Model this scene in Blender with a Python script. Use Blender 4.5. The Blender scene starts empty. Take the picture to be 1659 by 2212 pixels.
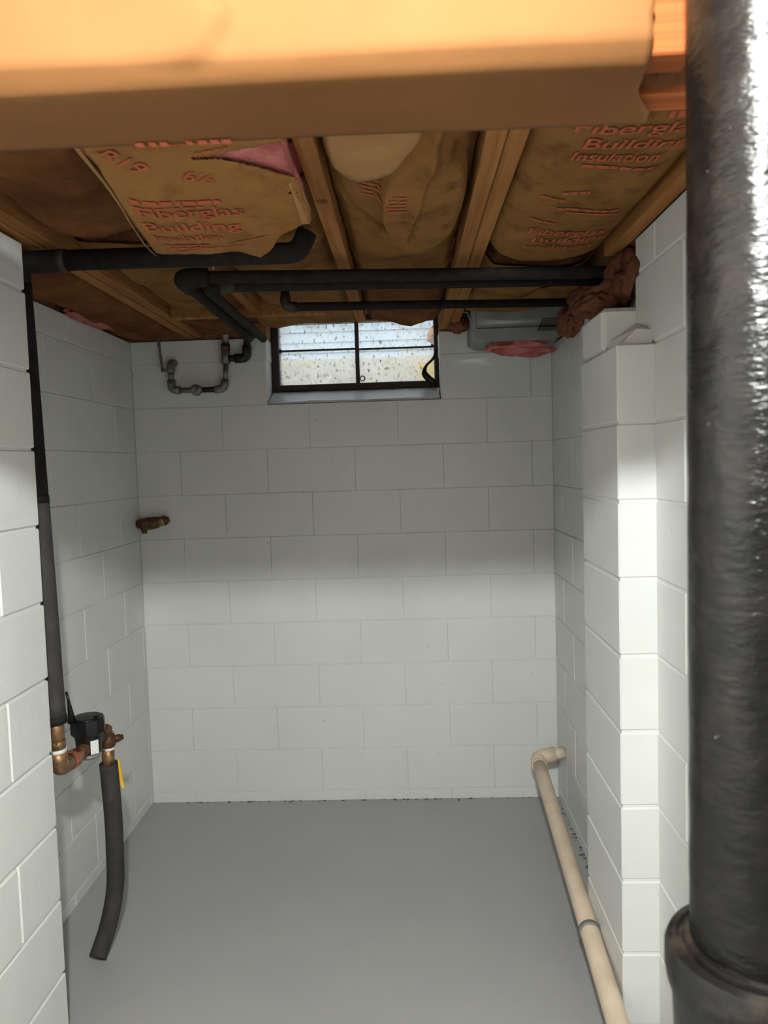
import bpy, bmesh, math, random
from mathutils import Vector, Matrix, noise

random.seed(7)
C = bpy.context.scene.collection
SC = bpy.context.scene

# ------------------------------------------------------------------ camera
cam_d = bpy.data.cameras.new('camera')
cam = bpy.data.objects.new('camera', cam_d)
C.objects.link(cam)
rgt = Vector((0.99906, 0.03099, -0.03024))
upv = Vector((0.02819, 0.06447, 0.99752))
fwd = Vector((-0.03286, 0.99744, -0.06353))
M = Matrix.Identity(4)
for i in range(3):
    M[i][0] = rgt[i]; M[i][1] = upv[i]; M[i][2] = -fwd[i]
M[0][3], M[1][3], M[2][3] = 0.0, 0.0, 1.5846
cam.matrix_world = M
cam_d.sensor_fit = 'HORIZONTAL'
cam_d.sensor_width = 36.0
cam_d.lens = 1608.0 / 1659.0 * 36.0
cam_d.clip_start = 0.02
cam_d.dof.use_dof = True
cam_d.dof.focus_distance = 2.9
cam_d.dof.aperture_fstop = 10.0
SC.camera = cam

# ------------------------------------------------------------------ world, exposure
w = bpy.data.worlds.new('overcast_sky')
SC.world = w
w.use_nodes = True
bg = w.node_tree.nodes['Background']
bg.inputs[0].default_value = (0.80, 0.90, 1.0, 1)
bg.inputs[1].default_value = 3.5
BULB = 4550.0
SC.view_settings.view_transform = 'Standard'
SC.view_settings.look = 'None'
SC.view_settings.gamma = 1.0
SC.view_settings.use_curve_mapping = False
SC.view_settings.exposure = 0.0

# ------------------------------------------------------------------ materials
MATS = {}

def new_mat(name, col, rough=0.6, metal=0.0, spec=0.5):
    m = bpy.data.materials.new(name)
    m.use_nodes = True
    b = m.node_tree.nodes['Principled BSDF']
    b.inputs['Base Color'].default_value = (*col, 1)
    b.inputs['Roughness'].default_value = rough
    b.inputs['Metallic'].default_value = metal
    b.inputs['Specular IOR Level'].default_value = spec
    MATS[name] = m
    return m

def nd(m, t):
    return m.node_tree.nodes.new(t)

def pos_coords(m, scale=(1, 1, 1), obj=False):
    nt = m.node_tree
    if obj:
        g = nd(m, 'ShaderNodeTexCoord'); o = g.outputs['Object']
    else:
        g = nd(m, 'ShaderNodeNewGeometry'); o = g.outputs['Position']
    mp = nd(m, 'ShaderNodeMapping')
    mp.inputs['Scale'].default_value = scale
    nt.links.new(o, mp.inputs['Vector'])
    return mp.outputs['Vector']

def noise_node(m, vec, scale, detail=4, rough=0.55):
    n = nd(m, 'ShaderNodeTexNoise')
    n.inputs['Scale'].default_value = scale
    n.inputs['Detail'].default_value = detail
    n.inputs['Roughness'].default_value = rough
    m.node_tree.links.new(vec, n.inputs['Vector'])
    return n.outputs['Fac']

def ramp(m, fac, stops):
    r = nd(m, 'ShaderNodeValToRGB')
    e = r.color_ramp.elements
    while len(e) < len(stops):
        e.new(0.5)
    for el, (p, c) in zip(e, stops):
        el.position = p
        el.color = (*c, 1)
    m.node_tree.links.new(fac, r.inputs['Fac'])
    return r.outputs['Color']

def add_bump(m, fac, strength, dist, prev=None):
    b = nd(m, 'ShaderNodeBump')
    b.inputs['Strength'].default_value = strength
    b.inputs['Distance'].default_value = dist
    m.node_tree.links.new(fac, b.inputs['Height'])
    if prev is not None:
        m.node_tree.links.new(prev, b.inputs['Normal'])
    return b.outputs['Normal']

def setp(m, name, sock):
    m.node_tree.links.new(sock, m.node_tree.nodes['Principled BSDF'].inputs[name])

def noisy(name, c1, c2, scale=8, rough=0.6, metal=0.0, bump=0.0, bscale=60, bdist=0.002, vscale=(1, 1, 1), lo=0.35, hi=0.65, obj=False, spec=0.5, detail=5):
    m = new_mat(name, c1, rough, metal, spec)
    v = pos_coords(m, vscale, obj)
    setp(m, 'Base Color', ramp(m, noise_node(m, v, scale, detail), [(lo, c1), (hi, c2)]))
    if bump:
        setp(m, 'Normal', add_bump(m, noise_node(m, v, bscale, 4), bump, bdist))
    return m

# painted concrete block
def paint_mat(name, col, rough):
    m = new_mat(name, col, rough, 0, 0.45)
    v = pos_coords(m)
    c2 = tuple(c * 0.93 for c in col)
    colr = ramp(m, noise_node(m, v, 2.2, 3), [(0.35, col), (0.7, c2)])
    # a few open pits left unpainted
    vo = nd(m, 'ShaderNodeTexVoronoi')
    vo.inputs['Scale'].default_value = 9.0
    m.node_tree.links.new(v, vo.inputs['Vector'])
    pit = ramp(m, vo.outputs['Distance'], [(0.018, (0.0, 0.0, 0.0)), (0.03, (1, 1, 1))])
    mx = nd(m, 'ShaderNodeMixRGB')
    mx.blend_type = 'MIX'
    m.node_tree.links.new(pit, mx.inputs['Fac'])
    mx.inputs['Color1'].default_value = (0.18, 0.17, 0.16, 1)
    m.node_tree.links.new(colr, mx.inputs['Color2'])
    setp(m, 'Base Color', mx.outputs['Color'])
    v2 = pos_coords(m, (1, 1, 0.45))
    n1 = add_bump(m, noise_node(m, v2, 75, 3), 0.22, 0.003)
    n2 = add_bump(m, noise_node(m, v, 11, 2), 0.16, 0.012, n1)
    setp(m, 'Normal', n2)
    return m

paint_mat('painted_block', (0.69, 0.695, 0.682), 0.42)
m = noisy('floor_paint', (0.345, 0.345, 0.350), (0.37, 0.37, 0.373), 1.6, 0.42, 0, 0.05, 30, 0.004)
def kraft_mat(name, c1, c2, c3):
    m = new_mat(name, c1, 0.9, 0, 0.08)
    v = pos_coords(m)
    f1 = ramp(m, noise_node(m, v, 5, 5), [(0.3, c1), (0.75, c2)])
    st = ramp(m, noise_node(m, v, 11, 6, 0.65), [(0.50, (0, 0, 0)), (0.72, (0.85,) * 3)])
    mx = nd(m, 'ShaderNodeMixRGB')
    m.node_tree.links.new(st, mx.inputs['Fac'])
    m.node_tree.links.new(f1, mx.inputs['Color1'])
    mx.inputs['Color2'].default_value = (*c3, 1)
    setp(m, 'Base Color', mx.outputs['Color'])
    n1 = add_bump(m, noise_node(m, v, 14, 5), 0.5, 0.012)
    setp(m, 'Normal', n1)
kraft_mat('kraft', (0.26, 0.128, 0.040), (0.18, 0.086, 0.027), (0.085, 0.036, 0.012))
kraft_mat('kraft_sheet', (0.31, 0.152, 0.050), (0.24, 0.115, 0.037), (0.17, 0.078, 0.026))
noisy('kraft_pale', (0.37, 0.215, 0.095), (0.31, 0.17, 0.068), 6, 0.9, 0, 0.3, 12, 0.012, spec=0.08)
noisy('kraft_dirty', (0.20, 0.082, 0.030), (0.085, 0.033, 0.014), 7, 0.95, 0, 0.7, 16, 0.02, lo=0.3, hi=0.7, spec=0.05)
noisy('kraft_girder', (0.155, 0.068, 0.023), (0.138, 0.059, 0.0195), 4, 0.75, 0, 0.22, 7, 0.012, spec=0.12)
noisy('pink_fiberglass', (0.55, 0.19, 0.175), (0.34, 0.095, 0.085), 22, 0.95, 0, 0.9, 60, 0.01, spec=0.1)
noisy('brown_fiberglass', (0.20, 0.080, 0.045), (0.070, 0.026, 0.014), 9, 0.95, 0, 0.7, 45, 0.012, spec=0.1)
noisy('red_ink', (0.46, 0.085, 0.034), (0.34, 0.070, 0.028), 30, 0.8, lo=0.3, hi=0.8)

def wood(name, c1, c2, axis, fine=26):
    sc = [fine, fine, fine]
    sc[axis] = 1.3
    m = new_mat(name, c1, 0.85, 0, 0.1)
    v = pos_coords(m, tuple(sc))
    f = noise_node(m, v, 1.6, 6, 0.6)
    setp(m, 'Base Color', ramp(m, f, [(0.32, c1), (0.62, c2)]))
    setp(m, 'Normal', add_bump(m, f, 0.3, 0.002))
    return m

wood('joist_wood', (0.37, 0.175, 0.060), (0.25, 0.105, 0.034), 1)
wood('girder_wood', (0.29, 0.083, 0.025), (0.17, 0.044, 0.012), 0, 70)
wood('plain_wood', (0.40, 0.20, 0.085), (0.27, 0.125, 0.05), 0)
noisy('black_foam', (0.012, 0.0105, 0.010), (0.020, 0.017, 0.016), 40, 0.85, 0, 0.3, 150, 0.002, spec=0.15)
noisy('grey_foam', (0.030, 0.028, 0.028), (0.046, 0.042, 0.040), 30, 0.8, 0, 0.3, 150, 0.002, spec=0.3)
noisy('black_pipe', (0.010, 0.009, 0.009), (0.022, 0.017, 0.015), 20, 0.55)
noisy('galvanized', (0.30, 0.27, 0.24), (0.17, 0.14, 0.12), 30, 0.45, 0.55)
noisy('brass', (0.33, 0.20, 0.095), (0.15, 0.080, 0.035), 45, 0.42, 0.6, 0.2, 90, 0.002)
noisy('bronze_dark', (0.14, 0.065, 0.025), (0.065, 0.028, 0.012), 40, 0.5, 0.5, 0.3, 90, 0.002)
noisy('copper', (0.55, 0.20, 0.11), (0.32, 0.10, 0.05), 60, 0.4, 0.7)
noisy('white_tape', (0.75, 0.74, 0.71), (0.55, 0.53, 0.5), 60, 0.6)
noisy('black_plastic', (0.006, 0.006, 0.0065), (0.009, 0.009, 0.010), 20, 0.35, spec=0.3)
noisy('pvc_tan', (0.72, 0.59, 0.45), (0.60, 0.48, 0.35), 14, 0.45, lo=0.35, hi=0.8)
noisy('strap_grey', (0.28, 0.27, 0.25), (0.2, 0.19, 0.18), 20, 0.5, 0.3)
noisy('sheet_metal', (0.30, 0.305, 0.30), (0.22, 0.225, 0.22), 6, 0.6, 0.2)
noisy('dark_tape', (0.10, 0.088, 0.075), (0.07, 0.06, 0.05), 12, 0.6)
noisy('window_steel', (0.020, 0.013, 0.010), (0.05, 0.028, 0.016), 40, 0.6, 0.2, 0.4, 90, 0.002)
noisy('rusty_muntin', (0.030, 0.022, 0.016), (0.06, 0.035, 0.02), 60, 0.6, 0.2)
noisy('yellow_paint', (0.80, 0.50, 0.01), (0.75, 0.44, 0.01), 20, 0.45)
noisy('yellow_board', (0.95, 0.62, 0.08), (0.80, 0.55, 0.10), 18, 0.7)
noisy('orange_leaf', (0.75, 0.25, 0.06), (0.55, 0.20, 0.06), 50, 0.8)
noisy('well_concrete', (0.92, 0.80, 0.60), (0.75, 0.66, 0.50), 9, 0.9, 0, 0.4, 40, 0.01)
noisy('siding', (0.47, 0.51, 0.53), (0.40, 0.44, 0.46), 3, 0.8)
noisy('soil', (0.12, 0.09, 0.06), (0.07, 0.05, 0.035), 20, 0.95)
noisy('porcelain', (0.75, 0.73, 0.68), (0.7, 0.68, 0.63), 10, 0.25)
new_mat('ceiling_board', (0.30, 0.25, 0.20), 0.9)
noisy('mortar', (0.36, 0.35, 0.33), (0.30, 0.29, 0.27), 20, 0.8, 0, 0.5, 50, 0.006)

# black cast iron, thick glossy runny paint with pale chips
def iron():
    m = new_mat('cast_iron_paint', (0.012, 0.011, 0.011), 0.25, 0, 0.36)
    v = pos_coords(m)
    fac = noise_node(m, v, 34, 6, 0.6)
    colr = ramp(m, fac, [(0.45, (0.0028, 0.0026, 0.0027)), (0.72, (0.009, 0.007, 0.006))])
    chip = ramp(m, noise_node(m, v, 75, 3, 0.5), [(0.74, (0, 0, 0)), (0.77, (1, 1, 1))])
    mx = nd(m, 'ShaderNodeMixRGB')
    m.node_tree.links.new(chip, mx.inputs['Fac'])
    m.node_tree.links.new(colr, mx.inputs['Color1'])
    mx.inputs['Color2'].default_value = (0.30, 0.24, 0.17, 1)
    setp(m, 'Base Color', mx.outputs['Color'])
    v2 = pos_coords(m, (1, 1, 2.6))
    n1 = add_bump(m, noise_node(m, v2, 160, 4), 0.30, 0.0022)
    n2 = add_bump(m, noise_node(m, v2, 50, 3), 0.32, 0.005, n1)
    setp(m, 'Normal', n2)
    setp(m, 'Roughness', ramp(m, noise_node(m, v, 22, 3), [(0.3, (0.18,) * 3), (0.7, (0.28,) * 3)]))
iron()
noisy('hub_iron', (0.0045, 0.004, 0.004), (0.060, 0.045, 0.033), 16, 0.40, 0, 0.4, 70, 0.003, lo=0.48, hi=0.74, spec=0.4)
noisy('old_paint_patch', (0.62, 0.68, 0.50), (0.55, 0.56, 0.36), 40, 0.7)

# label print
def label_mat():
    m = new_mat('meter_label_print', (0.8, 0.8, 0.78), 0.5)
    v = pos_coords(m, (1, 1, 1), True)
    wv = nd(m, 'ShaderNodeTexWave')
    wv.wave_type = 'BANDS'; wv.bands_direction = 'Z'
    wv.inputs['Scale'].default_value = 80
    wv.inputs['Distortion'].default_value = 0.0
    m.node_tree.links.new(v, wv.inputs['Vector'])
    setp(m, 'Base Color', ramp(m, wv.outputs['Fac'], [(0.18, (0.40, 0.40, 0.42)), (0.36, (0.8, 0.8, 0.78))]))
label_mat()

# dirty wired glass: mostly clear, speckled with grime that scatters light
def glass():
    m = bpy.data.materials.new('dirty_glass'); MATS['dirty_glass'] = m
    m.use_nodes = True
    nt = m.node_tree
    for n in list(nt.nodes):
        nt.nodes.remove(n)
    out = nd(m, 'ShaderNodeOutputMaterial')
    tr = nd(m, 'ShaderNodeBsdfTransparent'); tr.inputs[0].default_value = (0.93, 0.95, 0.95, 1)
    df = nd(m, 'ShaderNodeBsdfTranslucent'); df.inputs[0].default_value = (0.80, 0.79, 0.76, 1)
    dk = nd(m, 'ShaderNodeBsdfDiffuse'); dk.inputs[0].default_value = (0.10, 0.085, 0.06, 1)
    gl = nd(m, 'ShaderNodeBsdfGlossy'); gl.inputs['Roughness'].default_value = 0.1
    v = pos_coords(m)
    vs = pos_coords(m, (1, 1, 0.55))
    f1 = ramp(m, noise_node(m, v, 14, 6, 0.65), [(0.38, (0.12,) * 3), (0.68, (0.50,) * 3)])
    f2 = ramp(m, noise_node(m, vs, 85, 3, 0.6), [(0.60, (0, 0, 0)), (0.70, (0.75,) * 3)])
    m1 = nd(m, 'ShaderNodeMixShader'); nt.links.new(f1, m1.inputs[0]); nt.links.new(tr.outputs[0], m1.inputs[1]); nt.links.new(df.outputs[0], m1.inputs[2])
    m2 = nd(m, 'ShaderNodeMixShader'); nt.links.new(f2, m2.inputs[0]); nt.links.new(m1.outputs[0], m2.inputs[1]); nt.links.new(dk.outputs[0], m2.inputs[2])
    m3 = nd(m, 'ShaderNodeMixShader'); m3.inputs[0].default_value = 0.04; nt.links.new(m2.outputs[0], m3.inputs[1]); nt.links.new(gl.outputs[0], m3.inputs[2])
    nt.links.new(m3.outputs[0], out.inputs[0])
glass()

def bulb_mat():
    m = bpy.data.materials.new('lit_bulb'); MATS['lit_bulb'] = m
    m.use_nodes = True
    b = m.node_tree.nodes['Principled BSDF']
    b.inputs['Base Color'].default_value = (0.9, 0.9, 0.88, 1)
    b.inputs['Emission Color'].default_value = (0.955, 1.0, 0.965, 1)
    b.inputs['Emission Strength'].default_value = BULB
bulb_mat()

# ------------------------------------------------------------------ helpers
def mesh_obj(name, verts, faces, mat, parent=None, smooth=False):
    me = bpy.data.meshes.new(name)
    me.from_pydata([tuple(v) for v in verts], [], faces)
    me.update()
    bm = bmesh.new(); bm.from_mesh(me)
    bmesh.ops.recalc_face_normals(bm, faces=bm.faces)
    bm.to_mesh(me); bm.free()
    return link(name, me, mat, parent, smooth)

def link(name, me, mat, parent=None, smooth=False):
    if mat and not me.materials:
        me.materials.append(MATS[mat])
    if smooth:
        for p in me.polygons:
            p.use_smooth = True
    o = bpy.data.objects.new(name, me)
    C.objects.link(o)
    if parent:
        o.parent = parent
        o.matrix_parent_inverse = Matrix.Translation(-parent.location) if parent.type == 'EMPTY' else parent.matrix_world.inverted()
    return o

def bm_obj(name, bm, mat, parent=None, smooth=False):
    me = bpy.data.meshes.new(name)
    bm.to_mesh(me); bm.free()
    return link(name, me, mat, parent, smooth)

def thing(name, label, cat, loc=(0, 0, 0), group=None):
    o = bpy.data.objects.new(name, None)
    o.empty_display_size = 0.05
    o.location = loc
    C.objects.link(o)
    return tag(o, label, cat, group)

def tag(o, label, cat, group=None):
    o['label'] = label; o['category'] = cat
    if group:
        o['group'] = group
    return o

def struct(o, label=None, cat=None):
    o['kind'] = 'structure'
    if label:
        o['label'] = label
    if cat:
        o['category'] = cat
    return o

def add_box(bm, x0, x1, y0, y1, z0, z1, bevel=0.0):
    r = bmesh.ops.create_cube(bm, size=1.0)
    vs = r['verts']
    bmesh.ops.scale(bm, vec=(x1 - x0, y1 - y0, z1 - z0), verts=vs)
    bmesh.ops.translate(bm, vec=((x0 + x1) / 2, (y0 + y1) / 2, (z0 + z1) / 2), verts=vs)
    if bevel:
        es = list({e for v in vs for e in v.link_edges})
        bmesh.ops.bevel(bm, geom=es, offset=bevel, segments=1, profile=0.5, affect='EDGES')

def box(name, b, mat, parent=None, bevel=0.0):
    bm = bmesh.new()
    add_box(bm, *b, bevel=bevel)
    return bm_obj(name, bm, mat, parent)

def catmull(pts, n=6):
    pts = [Vector(p) for p in pts]
    out = []
    for i in range(len(pts) - 1):
        p0 = pts[max(i - 1, 0)]; p1 = pts[i]; p2 = pts[i + 1]; p3 = pts[min(i + 2, len(pts) - 1)]
        for k in range(n):
            t = k / n
            out.append(0.5 * ((2 * p1) + (p2 - p0) * t + (2 * p0 - 5 * p1 + 4 * p2 - p3) * t * t + (3 * p1 - p0 - 3 * p2 + p3) * t ** 3))
    out.append(pts[-1])
    return out

def rounded(pts, r=0.03, n=6):
    """polyline with its corners rounded"""
    pts = [Vector(p) for p in pts]
    out = [pts[0]]
    for i in range(1, len(pts) - 1):
        a, b, c = pts[i - 1], pts[i], pts[i + 1]
        d1 = (a - b); d2 = (c - b)
        rr = min(r, d1.length * 0.49, d2.length * 0.49)
        p1 = b + d1.normalized() * rr; p2 = b + d2.normalized() * rr
        for k in range(n + 1):
            t = k / n
            out.append((1 - t) ** 2 * p1 + 2 * t * (1 - t) * b + t * t * p2)
    out.append(pts[-1])
    return out

def tube_data(path, rad, seg=16, wob=0.0):
    path = [Vector(p) for p in path]
    n = len(path)
    rads = rad if isinstance(rad, (list, tuple)) else [rad] * n
    verts, faces = [], []
    t0 = (path[1] - path[0]).normalized()
    ref = Vector((0, 0, 1)) if abs(t0.z) < 0.9 else Vector((1, 0, 0))
    u = t0.cross(ref).normalized()
    for i, p in enumerate(path):
        if i == 0: t = path[1] - path[0]
        elif i == n - 1: t = path[-1] - path[-2]
        else: t = path[i + 1] - path[i - 1]
        t.normalize()
        u = (u - t * u.dot(t)).normalized()
        v = t.cross(u)
        for k in range(seg):
            a = 2 * math.pi * k / seg
            r = rads[i]
            if wob:
                r *= 1 + wob * noise.noise(Vector((p.x * 9 + math.cos(a), p.y * 9 + math.sin(a), p.z * 9)))
            verts.append(p + (u * math.cos(a) + v * math.sin(a)) * r)
    for i in range(n - 1):
        for k in range(seg):
            a = i * seg + k; b = i * seg + (k + 1) % seg
            faces.append((a, b, b + seg, a + seg))
    faces.append(tuple(range(seg - 1, -1, -1)))
    faces.append(tuple((n - 1) * seg + k for k in range(seg)))
    return verts, faces

def tube(name, path, rad, mat, parent=None, seg=16, wob=0.0):
    v, f = tube_data(path, rad, seg, wob)
    o = mesh_obj(name, v, f, mat, parent)
    for p in o.data.polygons:
        p.use_smooth = len(p.vertices) == 4
    return o

def lathe(name, profile, origin, mat, parent=None, seg=40, axis='Z', wob=0.0, wscale=20):
    """profile: list of (radius, height) turned about the axis through origin; end radii of 0 close the solid"""
    verts, faces = [], []
    n = len(profile)
    for r, h in profile:
        for k in range(seg):
            a = 2 * math.pi * k / seg
            rr = r
            if wob:
                rr += wob * noise.noise(Vector((math.cos(a) * 2, math.sin(a) * 2, h * wscale)))
            x, y, z = rr * math.cos(a), rr * math.sin(a), h
            if axis == 'X': x, y, z = z, x, y
            elif axis == 'Y': x, y, z = x, z, -y
            verts.append((origin[0] + x, origin[1] + y, origin[2] + z))
    for i in range(n - 1):
        for k in range(seg):
            a = i * seg + k; b = i * seg + (k + 1) % seg
            faces.append((a, b, b + seg, a + seg))
    faces.append(tuple(range(seg - 1, -1, -1)))
    faces.append(tuple((n - 1) * seg + k for k in range(seg)))
    o = mesh_obj(name, verts, faces, mat, parent)
    for p in o.data.polygons:
        p.use_smooth = len(p.vertices) == 4
    me = o.data
    bm = bmesh.new(); bm.from_mesh(me)
    for e in bm.edges:
        if len(e.link_faces) == 2 and e.calc_face_angle(0) > 0.6:
            e.smooth = False
    bm.to_mesh(me); bm.free()
    return o

def smooth01(t):
    t = max(0.0, min(1.0, t))
    return t * t * (3 - 2 * t)

def interp(xs, ys, x):
    if x <= xs[0]: return ys[0]
    for i in range(len(xs) - 1):
        if x <= xs[i + 1]:
            t = (x - xs[i]) / (xs[i + 1] - xs[i])
            return ys[i] + (ys[i + 1] - ys[i]) * t
    return ys[-1]

def nz(x, y, s=1.0, seed=0.0):
    return noise.noise(Vector((x * s + seed, y * s - seed * 1.7, seed * 0.37)))

# ------------------------------------------------------------------ structure
ZL = 0.048            # height of the first bed joint
H = 0.2032            # block course
D = 3.435             # back wall
XL, XR = -1.259, 0.668
XA, YA = -0.973, 1.925     # end of the near left wall
XP, YP1, YP2 = 0.543, 1.942, 2.332
XN = 0.640
YB = -2.4             # end of the room behind the camera
TOP = 2.18
REC = 0.004           # recess of the mortar

fl = box('floor', (-1.6, 1.1, YB - 0.2, D + 0.25, -0.12, 0.0), 'floor_paint'); struct(fl)
ce = box('ceiling', (-1.6, 1.1, YB - 0.2, D + 0.25, 2.42, 2.50), 'ceiling_board'); struct(ce)

_block_cache = {}
def block(parent, c, size, bevel=0.003, name='block'):
    key = tuple(round(s, 4) for s in size) + (bevel,)
    me = _block_cache.get(key)
    if me is None:
        bm = bmesh.new()
        add_box(bm, -size[0] / 2, size[0] / 2, -size[1] / 2, size[1] / 2, -size[2] / 2, size[2] / 2, bevel=bevel)
        me = bpy.data.meshes.new(name); bm.to_mesh(me); bm.free()
        me.materials.append(MATS['painted_block'])
        _block_cache[key] = me
    o = bpy.data.objects.new(name, me)
    o.location = c
    o.rotation_euler = (random.uniform(-1, 1) * 0.0015, random.uniform(-1, 1) * 0.0015, random.uniform(-1, 1) * 0.0015)
    C.objects.link(o)
    o.parent = parent
    o.matrix_parent_inverse = parent.matrix_world.inverted()
    return o

def courses(zoff, top):
    """(index, z0, z1) of every course between floor and top"""
    out = []
    if zoff > 0.02:
        out.append((-1, 0.0, zoff))
    k = 0
    while zoff + k * H < top - 0.02:
        out.append((k, max(0.0, zoff + k * H), min(top, zoff + (k + 1) * H)))
        k += 1
    return out

def split(a, b, joint, step=0.4064):
    """cut the interval a..b at joint + n*step"""
    cuts = [a]
    n = math.ceil((a + 0.02 - joint) / step)
    while joint + n * step < b - 0.02:
        cuts.append(joint + n * step); n += 1
    cuts.append(b)
    return list(zip(cuts[:-1], cuts[1:]))

def wall_blocks(parent, plane, normal_sign, axis, u0, u1, zoff, top, joint_even, joint_odd, gap_h=0.006, gap_v=0.004, depth=0.03, skip=None, deep_end=None, bev=0.003, zr=(-1, 9)):
    """blocks in a wall. axis 'X': wall runs along X at y=plane, 'Y': runs along Y at x=plane; normal_sign points into the room"""
    for k, z0, z1 in courses(zoff, top):
        if not (zr[0] <= z0 < zr[1]): continue
        jn = joint_even if k % 2 == 0 else joint_odd
        segs = split(u0, u1, jn)
        for a, b in segs:
            pieces = [(a, b)]
            if skip and z0 >= skip[2] - 0.01:
                pieces = []
                if a < skip[0]: pieces.append((a, min(b, skip[0])))
                if b > skip[1]: pieces.append((max(a, skip[1]), b))
            for p0, p1 in pieces:
                if p1 - p0 < 0.015: continue
                zz0 = z0 + (gap_h / 2 if z0 > 0 else 0); zz1 = z1 - (gap_h / 2 if z1 < top - 1e-6 else 0)
                dd = depth
                if deep_end is not None and abs(p1 - deep_end[0]) < 1e-4: dd = deep_end[1]
                q0 = p0 + (gap_v / 2 if p0 > u0 + 1e-4 else 0); q1 = p1 - (gap_v / 2 if p1 < u1 - 1e-4 else 0)
                jit = random.uniform(-0.0009, 0.0006)
                f = plane + normal_sign * jit
                ctr = f - normal_sign * dd / 2
                L = round(q1 - q0, 4); hz = round(zz1 - zz0, 4)
                if axis == 'X':
                    block(parent, ((q0 + q1) / 2, ctr, (zz0 + zz1) / 2), (L, dd, hz), bev)
                else:
                    block(parent, (ctr, (q0 + q1) / 2, (zz0 + zz1) / 2), (dd, L, hz), bev)

WX0, WX1, WZ = -0.632, 0.160, ZL + 9 * H     # window opening

# back wall: backing in three pieces round the window opening
bm = bmesh.new()
add_box(bm, XL - 0.2, XR + 0.2, D + REC, D + 0.25, 0, WZ - 0.001)
add_box(bm, XL - 0.2, WX0 - 0.004, D + REC, D + 0.25, WZ - 0.001, TOP)
add_box(bm, WX1 + 0.004, XR + 0.2, D + REC, D + 0.25, WZ - 0.001, TOP)
wb = struct(bm_obj('wall_back', bm, 'painted_block'))
wall_blocks(wb, D, -1, 'X', XL, XR, ZL, TOP, -0.849, -0.849 + H, gap_h=0.0045, gap_v=0.0016, depth=0.17, skip=(WX0, WX1, WZ), bev=0.0012)

wl = struct(box('wall_left', (XL - 0.2, XL - REC, 1.60, D + REC, 0, TOP), 'painted_block'))
wall_blocks(wl, XL, 1, 'Y', 1.65, D, ZL, TOP, 2.80, 3.003, gap_h=0.0045, gap_v=0.003, bev=0.002)

wr = struct(box('wall_right', (XR + REC, XR + 0.2, 2.0, D + REC, 0, 2.10), 'painted_block'))
wall_blocks(wr, XR, -1, 'Y', 2.336, D, ZL, 2.10, 3.247, 3.06, gap_h=0.0045, gap_v=0.003, bev=0.002)

# near left wall with its free end
ZA = 0.026
wlf = struct(box('wall_left_front', (XA - 0.190, XA - REC - 0.002, YB, YA - 0.006, 0, TOP), 'painted_block'))
wall_blocks(wlf, XA, 1, 'Y', 0.93, YA, ZA, TOP, YA - H, YA - 2 * H, gap_h=0.008, gap_v=0.008, depth=0.04, deep_end=(YA, 0.192))
# closing wall piece between near left wall and left wall (out of view)
struct(box('wall_left_return', (XL - 0.2, XA - 0.190, 1.50, 1.60, 0, TOP), 'painted_block'))

# near right wall
wrf = struct(box('wall_right_front', (XN + REC, XN + 0.2, YB, 2.10, 0, TOP), 'painted_block'))
wall_blocks(wrf, XN, -1, 'Y', 0.93, YP1, ZL, TOP, YP1 - 2 * H, YP1 - H, gap_h=0.007, gap_v=0.007, zr=(-1, WZ - 0.01))
wall_blocks(wrf, XN, -1, 'Y', 0.93, 2.10, ZL, TOP, YP1 - 2 * H, YP1 - H, gap_h=0.007, gap_v=0.007, zr=(WZ - 0.01, 9))
# pilaster: one block per course
wp = struct(box('wall_right_pilaster', (XP + REC, XR + 0.1, YP1 + REC, YP2 - REC, 0, WZ - 0.004), 'painted_block'))
for k, z0, z1 in courses(ZL, WZ):
    block(wp, ((XP + XR + 0.06) / 2, (YP1 + YP2) / 2, (z0 + z1) / 2), (XR + 0.06 - XP, YP2 - YP1, z1 - z0 - 0.007), 0.004)
block(wp, ((XP + 0.004 + XR + 0.06) / 2, (2.10 + YP2) / 2, WZ + 0.062), (XR + 0.056 - XP, YP2 - 2.10, 0.118), 0.012)
# mortar wedge lying on the pilaster ledge
v = [(XP + 0.02, YP1 + 0.03, WZ), (XN, YP1 + 0.02, WZ), (XN, 2.098, WZ), (XP + 0.02, 2.098, WZ),
     (XN - 0.035, YP1 + 0.035, WZ + 0.040), (XN, YP1 + 0.03, WZ + 0.036), (XN, 2.098, WZ + 0.075), (XN - 0.07, 2.098, WZ + 0.03)]
mesh_obj('mortar_wedge', v, [(0, 1, 5, 4), (1, 2, 6, 5), (2, 3, 7, 6), (3, 0, 4, 7), (4, 5, 6, 7), (3, 2, 1, 0)], 'painted_block', wp)

# the room behind the camera
struct(box('wall_front', (XA - 0.19, XN + 0.2, YB - 0.15, YB, 0, 2.42), 'mortar'))

# timber on top of the walls closes the joist space
bm = bmesh.new()
add_box(bm, XL - 0.2, -0.633, D + 0.03, D + 0.25, TOP, 2.42)
add_box(bm, 0.165, XR + 0.3, D + 0.03, D + 0.25, TOP, 2.42)
add_box(bm, -0.633, 0.165, D + 0.10, D + 0.225, 2.300, 2.42)
struct(bm_obj('trim_1', bm, 'plain_wood'))
struct(box('trim_2', (XL - 0.2, XL - 0.03, 1.5, D + 0.03, TOP, 2.42), 'plain_wood'))
struct(box('trim_3', (XR + 0.03, XR + 0.2, 1.8, D + 0.03, 2.10, 2.42), 'plain_wood'))
struct(box('trim_4', (XA - 0.19, XA - 0.02, YB, 1.5, TOP, 2.42), 'plain_wood'))
struct(box('trim_5', (XN + 0.03, XN + 0.2, YB, 1.8, TOP, 2.42), 'plain_wood'))

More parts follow.
